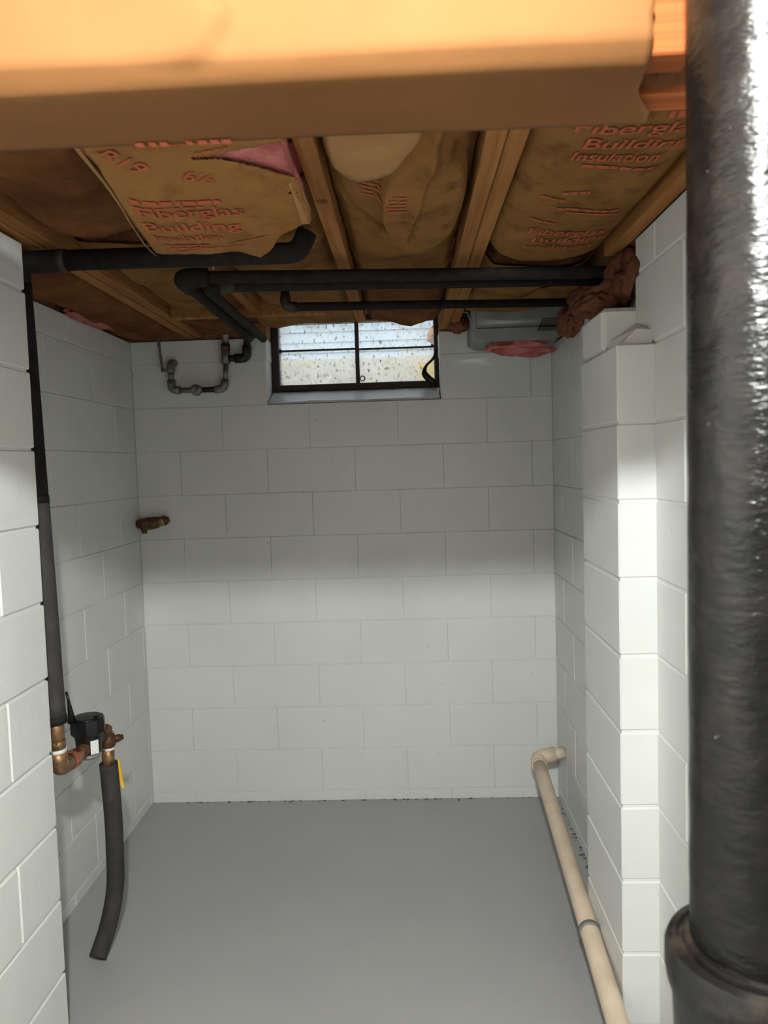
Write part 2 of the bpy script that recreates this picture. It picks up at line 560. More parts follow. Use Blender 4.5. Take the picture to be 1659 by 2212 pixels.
bm = bmesh.new()
rc = random.Random(3)
for i in range(90):
    if i < 60: x, y = rc.uniform(XL + 0.02, XR - 0.05), D - abs(rc.gauss(0, 0.006)) - 0.003
    else: x, y = XR - 0.004 - abs(rc.gauss(0, 0.007)), rc.uniform(2.6, 3.4)
    r_ = rc.uniform(0.0015, 0.0055)
    q = bmesh.ops.create_icosphere(bm, subdivisions=1, radius=r_)
    for v_ in q['verts']:
        v_.co = Vector((x + v_.co.x * rc.uniform(0.8, 2.2), y + v_.co.y, 0.001 + max(0, v_.co.z) * 0.9))
cr = bm_obj('paint_crumbs', bm, 'dark_tape', fl)
cr['kind'] = 'stuff'

# ------------------------------------------------------------------ girder over the opening
g = thing('girder', 'orange timber girder of two planks crossing overhead nearest the camera', 'beam', (0, 0.76, 1.95))
box('plank', (XA, 0.272, 0.711, 0.746, 1.95, 2.187), 'girder_wood', g, 0.002)
box('plank', (XA, XN, 0.790, 0.826, 1.95, 2.187), 'girder_wood', g, 0.002)
for x in (-0.70, -0.2, 0.10):
    box('spacer', (x, x + 0.06, 0.746, 0.790, 2.0, 2.18), 'girder_wood', g)
# dark knotty spacer seen in the slot beside the iron stack
v, f = tube_data([(0.20, 0.768, 1.985), (0.262, 0.768, 1.968), (0.285, 0.768, 1.972), (0.40, 0.768, 1.995)], [0.018, 0.0205, 0.0205, 0.018], 12)
mesh_obj('knotty_strip', v, f, 'kraft_dirty', g, True)

# kraft paper wrapped over face and underside
def girder_paper():
    prof = []      # (y, z, s) along the section
    prof += [(0.703, z) for z in [2.186 - i * 0.0095 for i in range(24)]]
    zc, yc, r = 1.963, 0.720, 0.0175
    for i in range(1, 9):
        a = math.pi / 2 * i / 8
        prof.append((yc - r * math.cos(a), zc - r * math.sin(a)))
    for i in range(1, 15):
        prof.append((yc + i * 0.00815, 1.9455))
    nx = 190
    verts, faces = [], []
    for j, (y, z) in enumerate(prof):
        t = j / (len(prof) - 1)
        # right edge of the sheet, torn towards the lower rear corner
        xr = interp([0, 0.55, 0.72, 0.80, 0.86, 0.93, 1.0], [0.231, 0.231, 0.232, 0.236, 0.246, 0.262, 0.266], t)
        xr += 0.0025 * nz(t * 40, 3, 1, 2)
        for i in range(nx + 1):
            x = XA + (xr - XA) * i / nx
            yy, zz = y, z
            face = smooth01((0.60 - t) / 0.10)
            under = smooth01((t - 0.62) / 0.1)
            big = nz(x * 2.2, z * 3.5, 1, 1.3) + 0.5 * nz(x * 5.5 + z * 4, z * 6, 1, 4.4)
            # a folded crease running up to the left from the lower edge
            dx, dz = x + 0.148, z - 1.985
            along = -dx * 0.75 + dz * 0.66; across = dx * 0.66 + dz * 0.75
            crease = 0.010 * math.exp(-(across / 0.012) ** 2 if across > 0 else -(across / 0.05) ** 2) * smooth01(along / 0.02 + 0.2) * math.exp(-max(along, 0) / 0.14)
            yy -= face * (0.006 + 0.0060 * big + 1.5 * crease) * smooth01((2.2 - z) / 0.02)
            zz -= under * (0.002 + 0.0022 * (nz(x * 4, y * 20, 1, 6) + 0.4))
            verts.append((x, yy, zz))
    n1 = nx + 1
    for j in range(len(prof) - 1):
        for i in range(nx):
            a = j * n1 + i
            faces.append((a, a + 1, a + 1 + n1, a + n1))
    o = mesh_obj('kraft_paper', verts, faces, 'kraft_girder', None, True)
    sm = o.modifiers.new('thickness', 'SOLIDIFY'); sm.thickness = 0.0008; sm.offset = 0
    tag(o, 'tan kraft paper wrapped over face and underside of the near girder', 'paper')
    return o
gp = girder_paper()
# faded remains of a printed line at the rear edge of the paper
marks = []
bm = bmesh.new()
for i in range(8):
    x = -0.285 + i * 0.0135 + random.uniform(-0.001, 0.001)
    if i in (3,): continue
    add_box(bm, x, x + 0.008 + random.uniform(-0.002, 0.002), 0.8225, 0.8325, 1.9398, 1.9402)
pr_ = bm_obj('print', bm, 'red_ink', gp)
pr_['kind'] = 'stuff'

# ------------------------------------------------------------------ joists
ZJ = 2.19
def joist(x0, x1, y0, y1, label, name='floor_joist', z1=2.40, z0=ZJ):
    o = box(name, (x0, x1, y0, y1, z0, z1), 'joist_wood', None, 0.002)
    return tag(o, label, 'joist', 'floor joists overhead')
def dbl(x0, xm, x1, label):
    t = thing('floor_joist', label, 'joist', ((x0 + x1) / 2, 0.9, ZJ), 'floor joists overhead')
    box('plank', (x0, xm - 0.001, 0.79, D + 0.02, ZJ, 2.40), 'joist_wood', t, 0.002)
    box('plank', (xm + 0.001, x1, 0.79, D + 0.02, ZJ + 0.004, 2.40), 'joist_wood', t, 0.002)
dbl(-0.998, -0.958, -0.918, 'leftmost wide joist, meeting the top of the near left block wall')
joist(-0.596, -0.558, 0.79, 3.03, 'joist with its near half hidden under the red printed paper sheet')
joist(-0.197, -0.157, 0.79, 3.20, 'narrow joist with a knot beside the torn pink insulation')
dbl(0.166, 0.205, 0.246, 'pale doubled joist right of centre with sawn faces side by side')
joist(0.592, 0.632, 0.85, 2.24, 'rightmost joist running along the top of the right wall', z0=2.172)
# knot on the narrow joist
lathe('knot', [(0.0005, 0), (0.012, 0.001), (0.014, 0.003), (0.014, 0.006), (0.0005, 0.0061)], (-0.178, 1.74, ZJ - 0.0025), 'kraft_dirty', bpy.data.objects['floor_joist.002'] if 'floor_joist.002' in bpy.data.objects else None, 14)

b = box('blocking_board', (-0.915, -0.30, 2.945, 2.985, ZJ - 0.008, 2.38), 'joist_wood', None, 0.002)
tag(b, 'thin blocking board across the joists left of the window', 'board')
b = box('brace_board', (-0.845, -0.795, 1.30, 1.345, 2.165, 2.212), 'joist_wood', None, 0.002)
b.rotation_euler = (0, 0, 0)
tag(b, 'short pale brace hanging down at the far upper left by the girder', 'board')

# ------------------------------------------------------------------ insulation batts
def batt(label, xl, xr, y0, y1, zf, mat='kraft', nx=40, ny=60, fill='pink_fiberglass', holes=None, group='insulation batts between the joists', thick=0.09, name='insulation_batt', ragged=0.0, seed=0.0, lift=0.028):
    """xl,xr: functions of v (0 near..1 far) ; y0,y1: functions of u ; zf(x,y,u,v)"""
    fx0 = xl if callable(xl) else (lambda v_, c=xl: c)
    fx1 = xr if callable(xr) else (lambda v_, c=xr: c)
    fy0 = y0 if callable(y0) else (lambda u_, c=y0: c)
    fy1 = y1 if callable(y1) else (lambda u_, c=y1: c)
    verts, faces, uvp = [], [], []
    for j in range(ny + 1):
        v_ = j / ny
        for i in range(nx + 1):
            u_ = i / nx
            ya, yb = fy0(u_), fy1(u_)
            if ragged:
                yb += ragged * (nz(u_ * 14, seed, 1, seed) + 0.6 * nz(u_ * 40, seed, 1, seed + 3))
            y = ya + (yb - ya) * v_
            vv = v_
            xa, xb = fx0(vv), fx1(vv)
            if ragged:
                xa += 0.4 * ragged * nz(y * 16, 1, 1, seed + 5); xb += 0.4 * ragged * nz(y * 16, 9, 1, seed + 8)
            x = xa + (xb - xa) * u_
            z = zf(x, y, u_, v_) + lift * smooth01((abs(2 * u_ - 1) - 0.80) / 0.20)
            verts.append(Vector((x, y, z)))
    n1 = nx + 1
    for j in range(ny):
        for i in range(nx):
            a = j * n1 + i
            c = (verts[a] + verts[a + 1] + verts[a + 1 + n1] + verts[a + n1]) / 4
            if holes and holes(c.x, c.y): continue
            faces.append((a, a + n1, a + 1 + n1, a + 1))
    cx = sum((p.x for p in verts)) / len(verts); cy = sum((p.y for p in verts)) / len(verts)
    t = thing(name, label, 'insulation', (cx, cy, min(p.z for p in verts)), group)
    fo = mesh_obj('facing', verts, faces, mat, t, True)
    sm = fo.modifiers.new('thickness', 'SOLIDIFY'); sm.thickness = 0.0012; sm.offset = 1
    # fibre fill above the paper
    if fill:
        nfx, nfy = max(8, nx // 3), max(10, ny // 3)
        fv, ff = [], []
        for layer in (0, 1):
            for j in range(nfy + 1):
                v_ = j / nfy
                for i in range(nfx + 1):
                    u_ = i / nfx
                    ui, vi = 0.03 + 0.94 * u_, 0.0 + 0.975 * v_
                    gi, gj = ui * nx, vi * ny
                    i0, j0 = min(int(gi), nx - 1), min(int(gj), ny - 1)
                    p = verts[j0 * n1 + i0].lerp(verts[j0 * n1 + i0 + 1], gi - i0).lerp(verts[(j0 + 1) * n1 + i0].lerp(verts[(j0 + 1) * n1 + i0 + 1], gi - i0), gj - j0)
                    zz = p.z + (0.010 + 0.004 * nz(p.x, p.y, 30, 2)) if layer == 0 else max(p.z + 0.03, min(2.405, p.z + thick + 0.02 * nz(p.x, p.y, 12, 4)))
                    fv.append((p.x, p.y, zz))
        m1 = nfx + 1; off = m1 * (nfy + 1)
        for j in range(nfy):
            for i in range(nfx):
                a = j * m1 + i
                ff.append((a, a + m1, a + 1 + m1, a + 1))
                ff.append((off + a, off + a + 1, off + a + 1 + m1, off + a + m1))
        for i in range(nfx):
            ff.append((i, i + 1, off + i + 1, off + i))
            a = nfy * m1 + i
            ff.append((a + 1, a, off + a, off + a + 1))
        for j in range(nfy):
            a = j * m1
            ff.append((a + m1, a, off + a, off + a + m1))
            a = j * m1 + nfx
            ff.append((a, a + m1, off + a + m1, off + a))
        mesh_obj('fiberglass', fv, ff, fill, t, True)
    return t, zf

def bulge(u_, depth, base):
    return base - depth * (1 - abs(2 * u_ - 1) ** 3)

def text_on(parent, s, x, y, size, ang, zfun, name='print', stretch=1.0, shear=0.0):
    """lettering laid on the underside of the paper, read from below: up is towards -Y"""
    cu = bpy.data.curves.new(name, 'FONT')
    cu.body = s; cu.size = size; cu.shear = shear; cu.offset = size * 0.009
    tmp = bpy.data.objects.new('tmp', cu)
    C.objects.link(tmp)
    dg = bpy.context.evaluated_depsgraph_get()
    me = bpy.data.meshes.new_from_object(tmp.evaluated_get(dg))
    bpy.data.objects.remove(tmp)
    ca, sa = math.cos(ang), math.sin(ang)
    bm = bmesh.new(); bm.from_mesh(me)
    bmesh.ops.triangulate(bm, faces=bm.faces)
    bmesh.ops.subdivide_edges(bm, edges=[e for e in bm.edges if e.calc_length() > size * 0.25], cuts=1)
    for v_ in bm.verts:
        a = v_.co.x * stretch; b_ = -v_.co.y
        X = x + a * ca - b_ * sa; Y = y + a * sa + b_ * ca
        v_.co = Vector((X, Y, zfun(X, Y) - 0.0035))
    bm.to_mesh(me); bm.free()
    me.materials.clear(); me.materials.append(MATS['red_ink'])
    return link(name, me, None, parent)

def bars_on(parent, rows, zfun):
    """rows of print too small to read: thin broken strips"""
    bm = bmesh.new()
    for (x0, y0, x1, y1, h) in rows:
        L = math.hypot(x1 - x0, y1 - y0); dx, dy = (x1 - x0) / L, (y1 - y0) / L
        s = 0.0
        while s < L:
            l = random.uniform(0.010, 0.030); e = min(L, s + l)
            vs = []
            for (a, hh) in ((s, 0), (e, 0), (e, h), (s, h)):
                X = x0 + dx * a - dy * hh; Y = y0 + dy * a + dx * hh
                vs.append(bm.verts.new((X, Y, zfun(X, Y) - 0.003)))
            bm.faces.new(vs)
            s = e + random.uniform(0.003, 0.007)
    o = bm_obj('print', bm, 'red_ink', parent)
    o['kind'] = 'stuff'
    return o

# --- bay 0, along the left wall
batt('dark brown batt squeezed in above the top edge of the left wall', XL + 0.0, -1.0, 1.75, lambda u: 3.33 + 0.05 * math.sin(u * 7),
     lambda x, y, u, v: bulge(u, 0.035, 2.205) + 0.022 * nz(x, y, 9, 1) + 0.012 * nz(x, y, 24, 2) - 0.02 * smooth01((0.2 - u) / 0.2), 'kraft_dirty', 24, 80, 'pink_fiberglass', ragged=0.02, seed=1)
# --- bay 1, dirty pinkish
batt('grimy reddish brown batt between the two leftmost joists, near end', -0.916, -0.60, 0.95, lambda u: 1.93,
     lambda x, y, u, v: bulge(u, 0.022, 2.222) + 0.024 * nz(x, y, 6, 3) + 0.012 * nz(x, y, 15, 4), 'kraft_dirty', 30, 60, 'pink_fiberglass', ragged=0.015, seed=2)
batt('brown batt with a raised round lump behind the long black pipe', -0.916, -0.60, 2.06, lambda u: 2.93,
     lambda x, y, u, v: bulge(u, 0.018, 2.225) + 0.016 * nz(x, y, 7, 7) - 0.02 * math.exp(-((x + 0.72) ** 2 + (y - 2.52) ** 2) / 0.004), 'kraft', 30, 50, 'brown_fiberglass', ragged=0.015, seed=3)
batt('brown batt end above the small pipe loop on the back wall', -0.93, -0.58, 2.99, lambda u: 3.30 + 0.05 * math.sin(u * 5 + 1),
     lambda x, y, u, v: 2.212 - 0.030 * math.exp(-((u - 0.35) / 0.3) ** 2) + 0.015 * nz(x, y, 9, 5), 'kraft_dirty', 30, 24, 'brown_fiberglass', ragged=0.02, seed=4)

# --- bay 2: flat printed sheet, hanging low and torn
def zb1f(x, y):
    s = smooth01((y - 1.20) / 0.62)
    return 2.150 - 0.050 * s + 0.006 * nz(x, y, 5, 8) + 0.003 * nz(x, y, 13, 3) + 0.012 * smooth01((-0.50 - x) / 0.06) * (1 - s)
def b1_y1(u):
    return interp([0, 0.02, 0.25, 0.50, 0.56, 0.60, 0.68, 0.80, 0.90, 1.0], [1.785, 1.80, 1.808, 1.80, 1.845, 1.866, 1.80, 1.70, 1.665, 1.63], u)
def b1_hole(x, y):
    # long triangular tear, wide at the right
    t = (x + 0.372) / 0.175
    if t < 0: return False
    lo = 1.358 - 0.045 * t ** 1.3 + 0.004 * nz(x, y, 40, 1)
    hi = 1.364 + 0.010 * t + 0.105 * max(0, t - 0.25) ** 1.3 + 0.004 * nz(x, y, 40, 6)
    if lo < y < hi and t < 1.02: return True
    return (x + 0.21) ** 2 / 0.011 ** 2 + (y - 1.50) ** 2 / 0.005 ** 2 < 1
t1, _ = batt('flat low hanging batt with red print and a pink tear', lambda v: interp([0, 0.35, 1], [-0.545, -0.547, -0.580], v), lambda v: interp([0, 0.36, 0.45, 1], [-0.190, -0.194, -0.196, -0.190], v),
     1.0, b1_y1, lambda x, y, u, v: zb1f(x, y), 'kraft_sheet', 110, 150, 'pink_fiberglass', holes=b1_hole, thick=0.06, ragged=0.006, seed=5, lift=0.0)
text_on(t1, 'R19', -0.535, 1.333, 0.060, math.radians(52), zb1f, stretch=0.9)
text_on(t1, '6½', -0.408, 1.427, 0.052, math.radians(22), zb1f, stretch=0.9)
text_on(t1, 'Fiberglas', -0.546, 1.573, 0.060, math.radians(3), zb1f, stretch=1.05)
text_on(t1, 'Building', -0.556, 1.640, 0.058, math.radians(2), zb1f, stretch=1.15)
text_on(t1, 'Insulation', -0.553, 1.700, 0.050, math.radians(1), zb1f, stretch=0.8)
bars_on(t1, [(-0.54, 1.50, -0.36, 1.515, 0.016), (-0.545, 1.528, -0.40, 1.536, 0.006), (-0.54, 1.725, -0.44, 1.737, 0.012), (-0.535, 1.745, -0.45, 1.752, 0.010), (-0.40, 1.735, -0.30, 1.690, 0.005),
             (-0.53, 1.775, -0.36, 1.745, 0.005), (-0.38, 1.282, -0.25, 1.268, 0.006), (-0.40, 1.300, -0.26, 1.286, 0.010), (-0.36, 1.335, -0.30, 1.322, 0.008)], zb1f)
lv, lf = [], []
for i in range(25):
    v_ = i / 24
    y = 1.22 + 0.60 * v_
    xe = interp([1.0, 1.28, 1.80], [-0.545, -0.547, -0.580], y) - 0.010 - 0.004 * math.sin(v_ * 9)
    zz = zb1f(xe, y) + 0.004
    w_ = 0.010 + 0.004 * math.sin(v_ * 5 + 1)
    lv += [(xe - w_, y, zz + 0.006), (xe, y, zz), (xe, y, zz + 0.002), (xe - w_, y, zz + 0.008)]
for i in range(24):
    for k in range(4):
        a = i * 4 + k; b_ = i * 4 + (k + 1) % 4
        lf.append((a, b_, b_ + 4, a + 4))
lf += [(0, 1, 2, 3), (96, 97, 98, 99)]
mesh_obj('paper_lip', lv, lf, 'kraft_pale', t1)
# paper tab folded up at the right of the sheet
fl_ = mesh_obj('paper_tab', [(-0.212, 1.46, 2.128), (-0.192, 1.46, 2.136), (-0.188, 1.60, 2.125), (-0.198, 1.66, 2.115), (-0.212, 1.64, 2.108)], [(0, 1, 2, 3, 4)], 'kraft_pale', t1)
fl_.modifiers.new('t', 'SOLIDIFY').thickness = 0.001
batt('brown batt above the torn end of the printed sheet', -0.556, -0.199, 1.70, lambda u: 2.92,
     lambda x, y, u, v: bulge(u, 0.016, 2.226) + 0.014 * nz(x, y, 7, 17), 'kraft', 30, 70, 'pink_fiberglass', ragged=0.015, seed=6)
def w_y1(u):
    return 3.205 + 0.018 * math.sin(u * 9) - 0.03 * u
batt('brown batt end whose wavy edge hangs over the left window panes', -0.60, -0.199, 2.99, w_y1,
     lambda x, y, u, v: 2.200 - 0.014 * v + 0.008 * nz(x, y, 12, 15), 'kraft', 40, 20, None, ragged=0.012, seed=7, thick=0.05, lift=0.0)

# --- bay 3: bulging pale piece over a folded darker one
def zb3n(x, y, u, v):
    return 2.196 - 0.040 * (1 - abs(2 * u - 1) ** 2.6) * (1 - 0.25 * v) + 0.006 * nz(x, y, 8, 21) + 0.010 * smooth01((v - 0.92) / 0.08)
batt('pale tan batt bulging down in the centre bay, lower edge curled', -0.150, lambda v: 0.070 - 0.012 * v, 0.95, lambda u: interp([0, 0.3, 0.6, 1.0], [1.560, 1.600, 1.575, 1.510], u),
     zb3n, 'kraft_pale', 50, 60, 'pink_fiberglass', ragged=0.006, seed=8, thick=0.05)
def zb3f(x, y, u, v):
    base = 2.228 - 0.036 * (1 - abs(2 * u - 1) ** 2.4) + 0.010 * nz(x, y, 6, 31)
    # two sagging folds running diagonally, like a hanging sack
    d1 = (x - 0.045) * 0.97 + (y - 1.70) * 0.10
    base -= 0.020 * math.exp(-(d1 / 0.012) ** 2) * smooth01((2.05 - y) / 0.3)
    c = (x - 0.055) ** 2 / 0.105 ** 2 + (y - 1.78) ** 2 / 0.36 ** 2
    base -= 0.034 * smooth01((1.0 - c) / 0.22)
    # narrow creases pressed up into the paper
    for pl in (((0.118, 1.20), (0.100, 1.36), (0.064, 1.56), (0.040, 1.80), (0.026, 1.96)), ((-0.135, 1.74), (-0.075, 1.90), (-0.02, 2.02), (0.03, 2.12), (0.085, 2.19))):
        for (ax, ay), (bx, by) in zip(pl[:-1], pl[1:]):
            tt = max(0, min(1, ((x - ax) * (bx - ax) + (y - ay) * (by - ay)) / ((bx - ax) ** 2 + (by - ay) ** 2)))
            dd = math.hypot(x - ax - tt * (bx - ax), y - ay - tt * (by - ay))
            base += 0.014 * math.exp(-(dd / 0.008) ** 2)
    return base
t3, _ = batt('darker folded batt sagging like a sack between centre joists', -0.153, 0.162, 1.10, lambda u: 2.66, zb3f, 'kraft', 96, 150, 'pink_fiberglass', ragged=0.012, seed=9, thick=0.08, lift=0.016)
def zb3g(x, y):
    return zb3f(x, y, (x + 0.153) / 0.315, 0)
bars_on(t3, [(-0.085, 1.625 + i * 0.020, 0.015, 1.640 + i * 0.020, 0.007) for i in range(5)], zb3g)
batt('brown batt above the thin pipe in front of the window', -0.153, 0.162, 2.69, lambda u: 3.19 + 0.03 * math.sin(u * 11 + 2) - 0.035 * u,
     lambda x, y, u, v: bulge(u, 0.014, 2.222) - 0.042 * v * (1 - 0.5 * abs(2 * u - 1.2)) + 0.010 * nz(x, y, 9, 41), 'kraft_dirty', 40, 40, 'brown_fiberglass', ragged=0.014, seed=10, thick=0.06)

# --- bay 4: wide printed batt on the right
def zb4(x, y):
    u = (x - 0.25) / 0.345
    u = max(0, min(1, u))
    return 2.205 - 0.030 * (1 - abs(2 * u - 1) ** 4) + 0.008 * nz(x, y, 5, 51) + 0.003 * nz(x, y, 14, 52)
t4, _ = batt('olive brown batt with bold red print beside the right wall', 0.250, 0.594, 0.95, lambda u: interp([0, 0.3, 0.65, 1.0], [2.19, 2.275, 2.27, 2.18], u),
     lambda x, y, u, v: zb4(x, y), 'kraft', 50, 110, 'pink_fiberglass', ragged=0.004, seed=11, thick=0.08, lift=0.012)
text_on(t4, 'Fiberglas', 0.315, 1.405, 0.062, math.radians(2), zb4, stretch=1.1)
text_on(t4, 'Building', 0.345, 1.470, 0.062, math.radians(4), zb4, stretch=1.05)
text_on(t4, 'Insulation', 0.335, 1.525, 0.055, math.radians(6), zb4, stretch=0.85)
bars_on(t4, [(0.37, 1.545, 0.52, 1.575, 0.012), (0.32, 1.72, 0.38, 1.755, 0.010), (0.36, 1.700, 0.42, 1.690, 0.014), (0.37, 1.800, 0.52, 1.825, 0.014), (0.40, 1.835, 0.53, 1.855, 0.010), (0.32, 1.875, 0.39, 1.915, 0.008),
             (0.47, 1.335, 0.56, 1.325, 0.022)], zb4)
text_on(t4, 'Fiberglas', 0.325, 1.995, 0.060, math.radians(6), zb4, stretch=1.0)
text_on(t4, 'Building', 0.345, 2.060, 0.060, math.radians(3), zb4, stretch=1.1)
text_on(t4, 'Insulation', 0.330, 2.125, 0.056, math.radians(3), zb4, stretch=0.9)
batt('orange brown batt piece between the black pipes on the right', 0.252, lambda v: 0.60 - 0.10 * v, 2.36, lambda u: interp([0, 0.5, 1], [2.84, 2.87, 2.60], u),
     lambda x, y, u, v: 2.205 - 0.028 * (1 - abs(2 * u - 1) ** 3) + 0.010 * nz(x, y, 7, 61) - 0.010 * v, 'kraft', 36, 40, 'brown_fiberglass', ragged=0.012, seed=12)
batt('orange brown batt flap hanging just above the metal duct', 0.252, 0.655, lambda u: interp([0, 0.5, 1], [2.86, 2.89, 2.70], u), lambda u: interp([0, 0.5, 1], [3.06, 3.10, 2.98], u),
     lambda x, y, u, v: 2.222 - 0.030 * v + 0.008 * nz(x, y, 8, 71), 'kraft', 36, 24, 'brown_fiberglass', ragged=0.01, seed=13, thick=0.05, lift=0.0)

# loose wads of fibre
def wad(label, c, s, mat, seed, group='loose wads of insulation'):
    bm = bmesh.new()
    bmesh.ops.create_icosphere(bm, subdivisions=5, radius=1.0)
    for v_ in bm.verts:
        d = v_.co.normalized()
        k = 1 + 0.38 * noise.noise(d * 1.5 + Vector((seed, 0, 0))) + 0.16 * noise.noise(d * 3.4 + Vector((0, seed, 0))) + 0.035 * noise.noise(d * 11 + Vector((0, 0, seed)))
        v_.co = Vector((c[0] + d.x * s[0] * k, c[1] + d.y * s[1] * k, c[2] + d.z * s[2] * k))
    o = bm_obj('insulation_wad', bm, mat, None, True)
    return tag(o, label, 'insulation', group)
wad('brown fibre wad stuffed where the black pipes meet the right wall', (0.645, 2.20, 2.10), (0.055, 0.11, 0.075), 'brown_fiberglass', 1.1)
wad('brown fibre wad lying on top of the pilaster block', (0.600, 2.30, 2.055), (0.07, 0.10, 0.055), 'brown_fiberglass', 2.3)
wad('brown and pink fibre wad at the end of the thin pipe', (0.630, 2.56, 2.115), (0.060, 0.15, 0.060), 'brown_fiberglass', 3.7)
wad('dark fibre wad between the thin pipe and the metal duct', (0.640, 2.93, 2.115), (0.045, 0.14, 0.052), 'brown_fiberglass', 4.2)
wad('ragged pink fibre hanging below the metal duct', (0.500, 3.20, 2.058), (0.135, 0.05, 0.036), 'pink_fiberglass', 6.5)
wad('small tan wad at the left foot of the metal duct', (0.245, 3.33, 2.19), (0.040, 0.04, 0.035), 'brown_fiberglass', 8.1)
wad('pinkish fibre tuft along the top of the left wall', (-1.225, 2.93, 2.185), (0.035, 0.20, 0.018), 'pink_fiberglass', 9.4)
wad('dark fibre tuft in the far left top corner', (-1.19, 3.32, 2.205), (0.07, 0.08, 0.03), 'kraft_dirty', 10.6)

# ------------------------------------------------------------------ overhead pipes
def seg_line(a, b, n=10):
    a, b = Vector(a), Vector(b)
    return [a.lerp(b, i / n) for i in range(n + 1)]

# long pipe along the ceiling coming down behind the near left wall to the meter
t = thing('insulated_pipe', 'black foam covered water pipe, dropping behind the near left wall and crossing the ceiling', 'pipe', (-0.997, 2.0, 0.90))
tube('foam_sleeve', seg_line((-0.997, 2.0, 0.905), (-1.009, 2.0, 1.520), 12), 0.0285, 'grey_foam', t, 20, 0.03)
tube('foam_sleeve', seg_line((-1.010, 2.0, 1.528), (-1.022, 2.0, 2.10), 10), 0.0280, 'black_foam', t, 20, 0.03)
tube('foam_elbow', rounded([(-1.022, 2.0, 2.10), (-1.022, 1.99, 2.150), (-0.90, 1.985, 2.150)], 0.045), 0.0290, 'black_foam', t, 20)
tube('foam_sleeve', rounded([(-0.90, 1.985, 2.150), (-0.27, 1.990, 2.147), (-0.245, 1.99, 2.20)], 0.03), 0.0270, 'black_foam', t, 20, 0.02)
tube('tape_band', [(-0.905, 1.985, 2.150), (-0.885, 1.985, 2.150)], 0.0300, 'grey_foam', t, 20)
tube('tape_band', [(-1.0095, 2.0, 1.508), (-1.0098, 2.0, 1.528)], 0.0292, 'black_foam', t, 20)
tube('tape_band', [(-0.9965, 2.0, 0.895), (-0.9968, 2.0, 0.915)], 0.0300, 'black_foam', t, 20)

t = thing('insulated_pipe', 'upper of the paired black pipes, with a fat elbow turning to the back wall', 'pipe', (0, 2.2, 2.12))
pa = [(0.638, 2.297, 2.140), (-0.640, 2.170, 2.140), (-0.652, 3.18, 2.140)]
tube('foam_sleeve', seg_line(pa[0], (-0.59, 2.175, 2.140), 14), 0.0185, 'black_foam', t, 16, 0.03)
tube('elbow', rounded([(-0.56, 2.178, 2.140), (-0.640, 2.170, 2.140), (-0.641, 2.27, 2.140)], 0.05), 0.0270, 'black_foam', t, 18)
tube('foam_sleeve', seg_line((-0.641, 2.25, 2.140), pa[2], 10), 0.0200, 'black_foam', t, 16, 0.03)
tube('hanger_clip', [(-0.545, 2.18, 2.155), (-0.545, 2.18, 2.192)], 0.006, 'galvanized', t, 8)

t = thing('insulated_pipe', 'lower of the paired black pipes, bending back beside its neighbour', 'pipe', (0, 2.3, 2.11))
tube('foam_sleeve', rounded([(0.642, 2.345, 2.128), (-0.588, 2.240, 2.128), (-0.598, 3.20, 2.135)], 0.05), 0.0160, 'black_foam', t, 16, 0.03)
tube('sleeve_end', [(-0.54, 2.2443, 2.128), (-0.50, 2.2478, 2.128)], 0.0172, 'grey_foam', t, 16)

t = thing('insulated_pipe', 'thin black pipe just in front of the window top', 'pipe', (0.1, 2.65, 2.13))
tube('foam_sleeve', rounded([(0.664, 2.715, 2.140), (-0.405, 2.61, 2.140), (-0.406, 2.61, 2.20)], 0.03), 0.0150, 'black_foam', t, 16, 0.03)
tube('elbow_fitting', rounded([(-0.365, 2.614, 2.140), (-0.405, 2.61, 2.140), (-0.406, 2.61, 2.18)], 0.025), 0.0185, 'black_pipe', t, 16)

# ------------------------------------------------------------------ gas loop on the back wall
YG = 3.385
t = thing('pipe_loop', 'galvanized u shaped pipe loop with elbows on the upper back wall', 'pipe', (-0.94, YG, 1.945))
tube('pipe', [(-0.808, YG, 2.06), (-0.815, YG, 1.965)], 0.0115, 'galvanized', t, 14)
tube('elbow', rounded([(-0.815, YG, 1.992), (-0.822, YG, 1.950), (-0.862, YG, 1.948)], 0.03), 0.0185, 'galvanized', t, 14)
tube('pipe', [(-0.85, YG, 1.948), (-0.94, YG, 1.948)], 0.0125, 'black_pipe', t, 14)
tube('pipe', [(-0.94, YG, 1.948), (-1.04, YG, 1.950)], 0.0120, 'galvanized', t, 14)
lathe('union_plug', [(0.0005, 0), (0.024, 0.001), (0.026, 0.008), (0.024, 0.030), (0.014, 0.036), (0.012, 0.044), (0.0005, 0.0445)], (-0.944, YG + 0.02, 1.947), 'galvanized', t, 18, 'Y')
o = t.children[-1]
for v_ in o.data.vertices:
    v_.co.y = 2 * (YG) - v_.co.y + 0.02
tube('elbow', rounded([(-1.022, YG, 1.950), (-1.060, YG, 1.953), (-1.061, YG, 1.998)], 0.03), 0.0185, 'galvanized', t, 14)
tube('pipe', [(-1.061, YG, 1.985), (-1.061, YG, 2.04)], 0.0120, 'galvanized', t, 14)
tube('elbow', rounded([(-1.061, YG, 2.028), (-1.059, YG, 2.072), (-1.058, YG + 0.045, 2.078)], 0.03), [0.0175] + [0.0190] * 7 + [0.0175], 'galvanized', t, 14)
tube('bleed_screw', [(-1.07, YG, 2.04), (-1.103, YG, 2.042)], 0.008, 'galvanized', t, 10)
